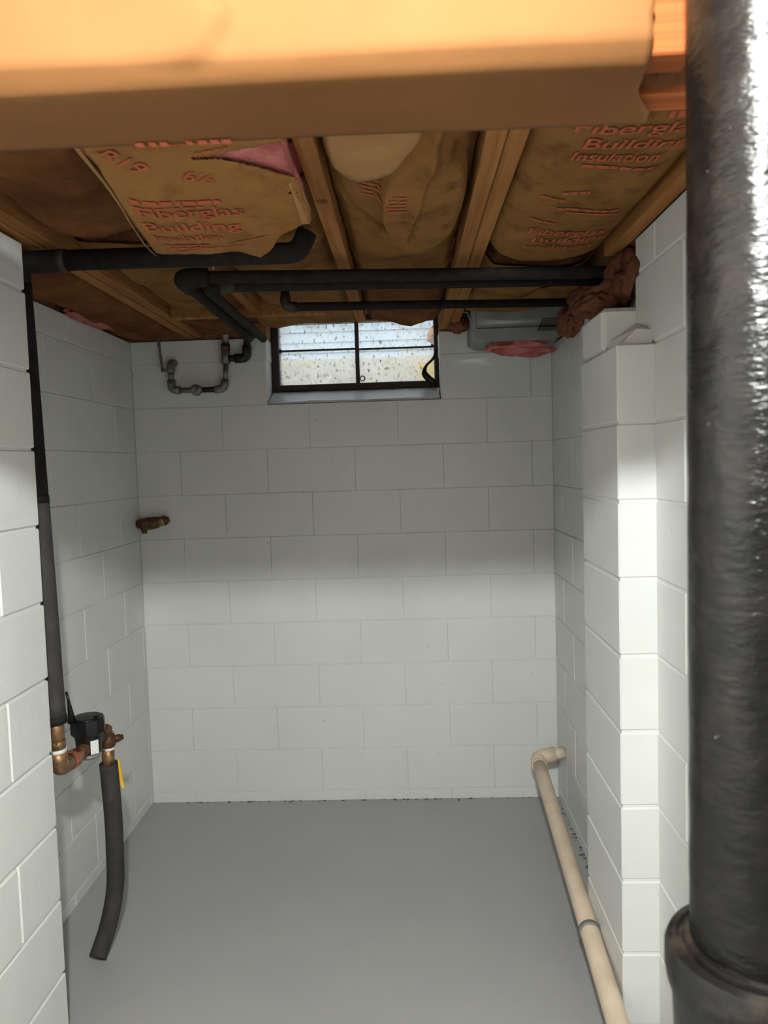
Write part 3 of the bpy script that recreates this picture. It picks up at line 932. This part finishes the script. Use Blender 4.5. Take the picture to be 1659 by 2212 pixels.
# perforated strap hanging from the joist
sp = thing('hanger_strap', 'thin perforated metal strap hanging from the ceiling at left of the pipe loop', 'strap', (-1.10, YG, 2.04))
vv = []
ff = []
for i in range(7):
    tt = i / 6
    x = -1.112 + 0.014 * tt; z = 2.20 - 0.165 * tt
    vv += [(x - 0.006, YG - 0.002, z), (x + 0.006, YG - 0.002, z), (x + 0.006, YG + 0.001, z), (x - 0.006, YG + 0.001, z)]
for i in range(6):
    for k in range(4):
        a = i * 4 + k; b_ = i * 4 + (k + 1) % 4
        ff.append((a, b_, b_ + 4, a + 4))
ff += [(0, 1, 2, 3), (24, 25, 26, 27)]
mesh_obj('strip', vv, ff, 'galvanized', sp)
for i in range(5):
    lathe('hole_rim', [(0.0005, 0), (0.0032, 0.0005), (0.0032, 0.003), (0.0005, 0.0031)], (-1.110 + 0.0024 * i, YG - 0.0045, 2.155 - 0.026 * i), 'black_pipe', sp, 10, 'Y')

t = thing('pipe_drop', 'dark pipe elbows dropping from the ceiling left of the window', 'pipe', (-0.76, YG, 2.09))
tube('tee', [(-0.807, YG, 2.125), (-0.808, YG, 2.062)], 0.0200, 'galvanized', t, 16)
tube('collar', [(-0.806, YG, 2.150), (-0.807, YG, 2.122)], 0.0215, 'bronze_dark', t, 16)
tube('pipe', [(-0.805, YG, 2.24), (-0.806, YG, 2.148)], 0.0165, 'galvanized', t, 16)
tube('nipple', [(-0.80, YG, 2.085), (-0.755, YG, 2.084)], 0.0150, 'black_pipe', t, 14)
tube('elbow', rounded([(-0.765, YG, 2.084), (-0.710, YG, 2.084), (-0.708, YG, 2.14)], 0.04), 0.0215, 'black_pipe', t, 16)
tube('pipe', rounded([(-0.708, YG, 2.12), (-0.706, YG, 2.165), (-0.66, 3.20, 2.165)], 0.03), 0.0165, 'black_pipe', t, 14)

# brass stub in the back left corner
t = thing('pipe_stub', 'brown brass valve stub sticking out in the back left corner', 'valve', (-1.18, 3.40, 1.34))
tube('body', [(-1.258, 3.405, 1.345), (-1.235, 3.403, 1.343), (-1.20, 3.40, 1.345), (-1.16, 3.40, 1.349), (-1.155, 3.40, 1.350)], [0.018, 0.026, 0.030, 0.026, 0.020], 'bronze_dark', t, 12)
lathe('round_plug', [(0.0005, 0), (0.020, 0.001), (0.020, 0.020), (0.016, 0.024), (0.0005, 0.0245)], (-1.205, 3.385, 1.340), 'bronze_dark', t, 18, 'Y')
for v_ in t.children[-1].data.vertices:
    v_.co.y = 2 * 3.385 - v_.co.y
tube('hex_nut', [(-1.158, 3.40, 1.350), (-1.125, 3.40, 1.358)], 0.026, 'brass', t, 6)
tube('tip', [(-1.128, 3.40, 1.357), (-1.108, 3.40, 1.362)], [0.022, 0.012], 'bronze_dark', t, 12)
tube('drain_spout', [(-1.225, 3.395, 1.33), (-1.222, 3.393, 1.300)], [0.014, 0.012], 'bronze_dark', t, 10)

# ------------------------------------------------------------------ window
wn = bpy.data.objects.new('window_1', None); wn.location = (-0.22, 3.52, 1.94); C.objects.link(wn); struct(wn)
YW = 3.52
ZS, ZT = 1.938, 2.285
fx0, fx1 = -0.618, 0.162
box('frame_jamb', (fx0, fx0 + 0.034, YW - 0.03, YW + 0.05, ZS, ZT), 'window_steel', wn, 0.003)
box('frame_jamb', (fx1 - 0.022, fx1, YW - 0.03, YW + 0.05, ZS, ZT), 'window_steel', wn, 0.003)
box('frame_sill', (fx0 + 0.034, fx1 - 0.022, YW - 0.03, YW + 0.05, ZS, ZS + 0.030), 'window_steel', wn, 0.003)
box('frame_head', (fx0 + 0.034, fx1 - 0.022, YW - 0.03, YW + 0.05, ZT - 0.030, ZT), 'window_steel', wn, 0.003)
box('mullion', (-0.228, -0.210, YW - 0.012, YW + 0.02, ZS + 0.030, ZT - 0.030), 'rusty_muntin', wn, 0.003)
box('muntin', (fx0 + 0.034, -0.228, YW - 0.006, YW + 0.012, 2.126, 2.133), 'rusty_muntin', wn)
box('muntin', (-0.210, fx1 - 0.022, YW - 0.006, YW + 0.012, 2.123, 2.130), 'rusty_muntin', wn)
for (x0, x1, z0, z1) in ((fx0 + 0.034, -0.228, ZS + 0.03, 2.126), (fx0 + 0.034, -0.228, 2.133, ZT - 0.03), (-0.210, fx1 - 0.022, ZS + 0.03, 2.123), (-0.210, fx1 - 0.022, 2.130, ZT - 0.03)):
    box('pane', (x0, x1, YW + 0.001, YW + 0.005, z0, z1), 'dirty_glass', wn)
for x in (fx0 + 0.040, fx1 - 0.030):
    box('bracket', (x - 0.006, x + 0.006, YW - 0.012, YW, 2.122, 2.136), 'rusty_muntin', wn)
# ring on the mullion
lp = [(-0.197 + 0.011 * math.cos(a), YW - 0.008, 1.990 + 0.011 * math.sin(a)) for a in [i * math.pi / 9 for i in range(19)]]
tube('pull_ring', lp, 0.0022, 'rusty_muntin', wn, 8)
# curved latch arm
la = catmull([(0.150, 3.49, 2.115), (0.136, 3.488, 2.070), (0.102, 3.485, 2.036), (0.092, 3.485, 2.002), (0.112, 3.487, 1.975), (0.134, 3.49, 1.958)], 6)
n_ = len(la)
tube('latch_arm', la, [0.006 + 0.010 * smooth01((i / (n_ - 1) - 0.35) / 0.35) for i in range(n_)], 'black_plastic', wn, 10)
# the steel window sits deep in the opening
KW = 3.61 / 3.52
for ch in wn.children:
    for v_ in ch.data.vertices:
        v_.co = Vector((v_.co.x * KW, v_.co.y + 0.09, 1.5846 + (v_.co.z - 1.5846) * KW))
YW, ZS = 3.61, 1.5846 + (ZS - 1.5846) * KW
wn.location = (0, 0, 0)
for ch in wn.children:
    ch.matrix_parent_inverse = Matrix.Identity(4)
# sloping painted sill
sv = []
ns = 24
for i in range(ns + 1):
    x = WX0 + 0.002 + (WX1 - WX0 - 0.004) * i / ns
    wv_ = 0.004 * nz(x, 0, 14, 2)
    sv += [(x, D - 0.002, WZ + 0.001), (x, D + 0.004, WZ + 0.010 + wv_), (x, YW - 0.028, ZS - 0.002 + 0.4 * wv_), (x, YW + 0.05, ZS + 0.0), (x, YW + 0.05, WZ + 0.001)]
sf = []
for i in range(ns):
    for k in range(5):
        a = i * 5 + k; b_ = i * 5 + (k + 1) % 5
        sf.append((a, b_, b_ + 5, a + 5))
sf += [(0, 1, 2, 3, 4), tuple(ns * 5 + k for k in range(5))]
mesh_obj('window_sill', sv, sf, 'painted_block', wn)

# outside: neighbouring siding, window well, ground
nb = thing('neighbour_building', 'pale blue grey lap siding of a building beyond the window panes', 'building', (0, 8.0, 2.02))
for i in range(20):
    z = 2.02 + i * 0.11
    mesh_obj('siding_board', [(-5, 7.985, z), (5, 7.985, z), (5, 8.0, z + 0.12), (-5, 8.0, z + 0.12), (-5, 8.03, z), (5, 8.03, z), (5, 8.03, z + 0.12), (-5, 8.03, z + 0.12)],
             [(0, 1, 2, 3), (7, 6, 5, 4), (0, 4, 5, 1), (1, 5, 6, 2), (2, 6, 7, 3), (3, 7, 4, 0)], 'siding', nb)

o = struct(box('ground_outside', (-6.0, 6.0, 4.36, 9.0, 1.9, 2.02), 'soil'))
o = mesh_obj('window_well', [], [], 'well_concrete')
bpy.data.objects.remove(o)
wv2, wf2 = [], []
N = 24
for i in range(N + 1):
    a = math.pi * i / N
    for (r, z) in ((0.0, 1.70), (0.0, 2.185), (0.05, 2.185), (0.05, 1.70)):
        wv2.append((-0.22 - (0.85 + r) * math.cos(a), D + 0.25 + (0.55 + r) * math.sin(a), z))
for i in range(N):
    for k in range(4):
        a = i * 4 + k; b_ = i * 4 + (k + 1) % 4
        wf2.append((a, b_, b_ + 4, a + 4))
wf2 += [(0, 1, 2, 3), (N * 4 + 3, N * 4 + 2, N * 4 + 1, N * 4)]
ww = mesh_obj('window_well', wv2, wf2, 'well_concrete')
tag(ww, 'pale concrete window well curving behind the dirty panes', 'window well')
o = struct(box('well_floor', (-1.2, 0.8, D + 0.25, 4.36, 1.60, 1.70), 'soil'))
yb = []
for (y, z) in ((3.70, 1.702), (3.915, 2.105), (3.93, 2.095), (3.715, 1.702)):
    yb += [(0.072, y, z), (0.36, y, z)]
o = mesh_obj('yellow_board', yb, [(0, 1, 3, 2), (2, 3, 5, 4), (4, 5, 7, 6), (6, 7, 1, 0), (0, 2, 4, 6), (1, 7, 5, 3)], 'yellow_board')
tag(o, 'yellow board showing through the lower right window pane', 'board')
o = wad('orange leaf clump seen through the top right of the window', (0.175, 3.98, 2.255), (0.05, 0.03, 0.045), 'orange_leaf', 12.2, None)
o['category'] = 'leaves'; o.name = 'leaf_clump'

# ------------------------------------------------------------------ metal duct
def duct():
    t = thing('metal_duct', 'grey sheet metal duct with rounded bottom right of the window', 'duct', (0.46, 3.24, 2.06))
    prof = [(0.288, 2.30), (0.288, 2.130)]
    for i in range(7):
        a = math.pi / 2 * i / 6
        prof.append((0.288 + 0.075 - 0.075 * math.cos(a), 2.112 - 0.034 * math.sin(a) + 0.004))
    prof += [(0.60, 2.080), (0.645, 2.090), (0.655, 2.11), (0.655, 2.30)]
    y0, y1 = 3.11, D - 0.004
    n = len(prof)
    v = [(x, y0, z) for x, z in prof] + [(x, y1, z) for x, z in prof]
    f = [tuple(range(n)), tuple(range(2 * n - 1, n - 1, -1))]
    for i in range(n):
        j = (i + 1) % n
        f.append((i, j, j + n, i + n))
    mesh_obj('duct_body', v, f, 'sheet_metal', t)
    box('seam', (0.302, 0.655, y0 - 0.003, y0, 2.128, 2.1325), 'dark_tape', t)
    mesh_obj('tape_patch', [(0.545, y0 - 0.003, 2.112), (0.655, y0 - 0.003, 2.110), (0.655, y0 - 0.003, 2.165), (0.570, y0 - 0.003, 2.162), (0.545, y0, 2.112), (0.655, y0, 2.110), (0.655, y0, 2.165), (0.570, y0, 2.162)],
             [(0, 1, 2, 3), (4, 7, 6, 5), (0, 4, 5, 1), (1, 5, 6, 2), (2, 6, 7, 3), (3, 7, 4, 0)], 'dark_tape', t)
    box('edge_flange', (0.280, 0.300, y0 - 0.006, y0 + 0.004, 2.115, 2.24), 'sheet_metal', t, 0.002)
    tube('wire_hook', [(0.245, 3.10, 2.196), (0.262, 3.10, 2.196), (0.283, 3.10, 2.150)], 0.003, 'galvanized', t, 8)
duct()

# ------------------------------------------------------------------ water meter group at left
XM = -1.0
t = thing('meter_inlet', 'brass elbow and copper union under the foam covered pipe', 'pipe fitting', (XM, 2.03, 0.76))
tube('riser', [(XM + 0.002, 2.0, 0.91), (XM + 0.002, 2.003, 0.838)], 0.0215, 'brass', t, 18)
tube('nut', [(XM + 0.002, 2.003, 0.845), (XM + 0.002, 2.004, 0.822)], 0.0230, 'brass', t, 8)
tube('tape_band', [(XM + 0.002, 2.004, 0.822), (XM + 0.002, 2.005, 0.808)], 0.0235, 'white_tape', t, 18)
tube('elbow', rounded([(XM + 0.002, 2.005, 0.812), (XM, 2.01, 0.762), (XM, 2.075, 0.756)], 0.04), 0.0250, 'brass', t, 18)
tube('union_nut', [(XM, 2.068, 0.756), (XM, 2.108, 0.754)], 0.0270, 'copper', t, 8)
tube('union_ring', [(XM, 2.105, 0.754), (XM, 2.125, 0.753)], 0.0215, 'copper', t, 18)

t = thing('water_meter', 'black water meter with a stub antenna and white barcode label', 'meter', (XM, 2.205, 0.715))
MC = (XM, 2.205)
rh = lathe('register_head', [(0.0005, 0.846), (0.042, 0.844), (0.049, 0.838), (0.051, 0.826), (0.051, 0.796), (0.045, 0.788), (0.0005, 0.787)][::-1], (MC[0], MC[1], 0), 'black_plastic', t, 10)
mb = lathe('body', [(0.0005, 0.728), (0.030, 0.729), (0.037, 0.738), (0.039, 0.776), (0.042, 0.789), (0.0005, 0.790)], (MC[0], MC[1], 0), 'black_plastic', t, 28)
lathe('base_ring', [(0.0005, 0.714), (0.026, 0.715), (0.034, 0.722), (0.034, 0.731), (0.0005, 0.732)], (MC[0], MC[1], 0), 'strap_grey', t, 28)
tube('flow_pipe', [(XM, 2.125, 0.753), (XM, 2.288, 0.750)], 0.0200, 'bronze_dark', t, 16)
box('lid_hinge', (MC[0] + 0.028, MC[0] + 0.046, MC[1] - 0.022, MC[1] + 0.006, 0.840, 0.852), 'black_plastic', rh, 0.002)
tube('lid_rib', [(MC[0] - 0.020, MC[1] - 0.046, 0.838), (MC[0] + 0.036, MC[1] - 0.038, 0.843)], 0.004, 'black_plastic', rh, 8)
tube('antenna', [(MC[0] - 0.030, MC[1] - 0.040, 0.838), (MC[0] - 0.031, MC[1] - 0.042, 0.868), (MC[0] - 0.034, MC[1] - 0.045, 0.905), (MC[0] - 0.038, MC[1] - 0.048, 0.935)], [0.013, 0.0085, 0.0045, 0.0035], 'black_plastic', rh, 10)
# label plate facing the camera
lab = box('label_plate', (-0.012, 0.012, -0.001, 0.001, -0.021, 0.021), 'meter_label_print')
lab.parent = mb
lab.location = (MC[0] + 0.0300, MC[1] - 0.0290, 0.757)
lab.rotation_euler = (0, 0, math.radians(45))

t = thing('outlet_pipe', 'brass shutoff valve above a curved foam covered pipe reaching the floor', 'pipe', (XM, 2.34, 0.0))
tube('elbow', rounded([(XM, 2.29, 0.750), (XM, 2.340, 0.758), (XM, 2.342, 0.70)], 0.04), 0.0215, 'bronze_dark', t, 16)
vb = tube('valve_body', [(XM, 2.342, 0.745), (XM, 2.342, 0.725), (XM, 2.342, 0.705), (XM, 2.342, 0.692)], [0.019, 0.027, 0.027, 0.020], 'bronze_dark', t, 8)
tube('valve_bonnet', [(XM, 2.342, 0.715), (XM + 0.03, 2.36, 0.717), (XM + 0.042, 2.368, 0.718)], [0.015, 0.013, 0.008], 'bronze_dark', vb, 8)
tube('tape_band', [(XM, 2.342, 0.756), (XM, 2.342, 0.744)], 0.0225, 'white_tape', t, 16)
tube('tape_band', [(XM + 0.001, 2.341, 0.694), (XM + 0.001, 2.341, 0.686)], 0.0205, 'white_tape', t, 16)
tube('brass_riser', [(XM, 2.341, 0.70), (XM + 0.001, 2.338, 0.625)], 0.0200, 'brass', t, 18)
hose = catmull([(XM + 0.001, 2.336, 0.642), (XM + 0.002, 2.348, 0.50), (-1.004, 2.362, 0.34), (-1.016, 2.375, 0.20), (-1.034, 2.345, 0.085), (-1.050, 2.290, 0.014)], 8)
tube('foam_sleeve', hose, 0.0285, 'grey_foam', t, 22, 0.025)
hd = mesh_obj('valve_handle', [(XM + 0.010, 2.366, 0.640), (XM + 0.022, 2.372, 0.638), (XM + 0.031, 2.380, 0.540), (XM + 0.025, 2.376, 0.538),
                               (XM + 0.010, 2.370, 0.640), (XM + 0.022, 2.376, 0.638), (XM + 0.031, 2.384, 0.540), (XM + 0.025, 2.380, 0.538)],
              [(0, 1, 2, 3), (7, 6, 5, 4), (0, 4, 5, 1), (1, 5, 6, 2), (2, 6, 7, 3), (3, 7, 4, 0)], 'yellow_paint', vb)
hd['label'] = 'yellow lever'

# ------------------------------------------------------------------ tan drain pipe on the right
t = thing('drain_pipe', 'tan plastic drain pipe sloping along the foot of the right wall', 'pipe', (0.53, 2.6, 0.10))
e0 = Vector((0.547, 3.275, 0.245)); e1 = Vector((0.494, 1.55, 0.100))
d = (e1 - e0)
tube('stub', [(0.667, 3.285, 0.272), (0.60, 3.283, 0.262)], 0.0255, 'pvc_tan', t, 20)
tube('elbow', rounded([(0.628, 3.284, 0.266), tuple(e0 + Vector((0, 0.008, 0.006))), tuple(e0 + d.normalized() * 0.055)], 0.05), 0.0335, 'pvc_tan', t, 20)
tube('hub_rim', [tuple(e0 + d.normalized() * 0.050), tuple(e0 + d.normalized() * 0.058)], 0.0350, 'pvc_tan', t, 20)
tube('pipe', seg_line(e0 + d.normalized() * 0.04, e1, 10), 0.0295, 'pvc_tan', t, 24)
fr = (3.275 - 2.19) / (3.275 - 1.55)
pc = e0 + d * fr
tube('strap', [tuple(pc - d.normalized() * 0.010), tuple(pc + d.normalized() * 0.010)], 0.0320, 'strap_grey', t, 24)
box('strap_tab', (pc.x + 0.02, XP - 0.001, pc.y - 0.010, pc.y + 0.010, pc.z + 0.008, pc.z + 0.013), 'strap_grey', t)
# ------------------------------------------------------------------ black cast iron stack beside the camera
PX, PY = 0.298, 0.640
t = thing('soil_stack', 'black painted cast iron stack pipe standing close at the right', 'pipe', (PX, PY, 0.0))
prof = [(0.0005, 1.10)] + [(0.057, 1.10 + i * 0.0145) for i in range(91)] + [(0.0005, 2.4055)]
lathe('upper_pipe', prof, (PX, PY, 0), 'cast_iron_paint', t, 96, wob=0.0009, wscale=30)
hz = 1.152
lathe('hub', [(0.0005, hz - 0.19), (0.060, hz - 0.188), (0.0625, hz - 0.14), (0.070, hz - 0.115), (0.0725, hz - 0.050), (0.0765, hz - 0.040), (0.0785, hz - 0.028), (0.0785, hz - 0.010), (0.0755, hz - 0.002), (0.068, hz), (0.0665, hz - 0.004), (0.063, hz - 0.004), (0.0615, hz + 0.002), (0.0568, hz + 0.003), (0.0005, hz + 0.0031)], (PX, PY, 0), 'hub_iron', t, 80, wob=0.0006, wscale=60)
lathe('lower_pipe', [(0.0005, 0.0), (0.057, 0.001), (0.057, 0.5), (0.057, hz - 0.18), (0.0005, hz - 0.179)], (PX, PY, 0), 'cast_iron_paint', t, 64)
# flaked pale patches low on the pipe
def patch(a0, a1, z0, z1, seed):
    n, m_ = 12, 12
    vs, fs = [], []
    for j in range(m_ + 1):
        for i in range(n + 1):
            a = math.radians(a0 + (a1 - a0) * i / n); z = z0 + (z1 - z0) * j / m_
            vs.append((PX + 0.0585 * math.cos(a), PY + 0.0585 * math.sin(a), z))
    for j in range(m_):
        for i in range(n):
            cu, cv = (i + 0.5) / n * 2 - 1, (j + 0.5) / m_ * 2 - 1
            if cu * cu + cv * cv + 0.9 * nz(i, j, 0.45, seed) < 0.62:
                a = j * (n + 1) + i
                fs.append((a, a + 1, a + n + 2, a + n + 1))
    o = mesh_obj('flaked_paint', vs, fs, 'old_paint_patch', t, True)
patch(-107, -86, 1.195, 1.262, 1.0)
patch(-107, -92, 1.158, 1.185, 2.0)

# ------------------------------------------------------------------ the lamp behind the camera
LX, LY, LZ = -0.03, -0.10, 2.215
t = thing('pendant_lamp', 'bare bulb on a short drop above the camera', 'lamp', (LX, LY, 2.42))
lathe('ceiling_plate', [(0.0005, 2.405), (0.045, 2.406), (0.050, 2.414), (0.050, 2.4195), (0.0005, 2.42)], (LX, LY, 0), 'porcelain', t, 28)
tube('drop_rod', [(LX, LY, 2.406), (LX, LY, 2.298)], 0.006, 'galvanized', t, 12)
lathe('lamp_holder', [(0.0005, 2.252), (0.019, 2.253), (0.021, 2.29), (0.012, 2.302), (0.0005, 2.303)], (LX, LY, 0), 'porcelain', t, 28)
bm = bmesh.new()
bmesh.ops.create_uvsphere(bm, u_segments=20, v_segments=12, radius=0.034)
for v_ in bm.verts:
    if v_.co.z > 0.012: v_.co.z = 0.012 + (v_.co.z - 0.012) * 1.2
    v_.co += Vector((LX, LY, LZ))
bm_obj('bulb', bm, 'lit_bulb', t, True)
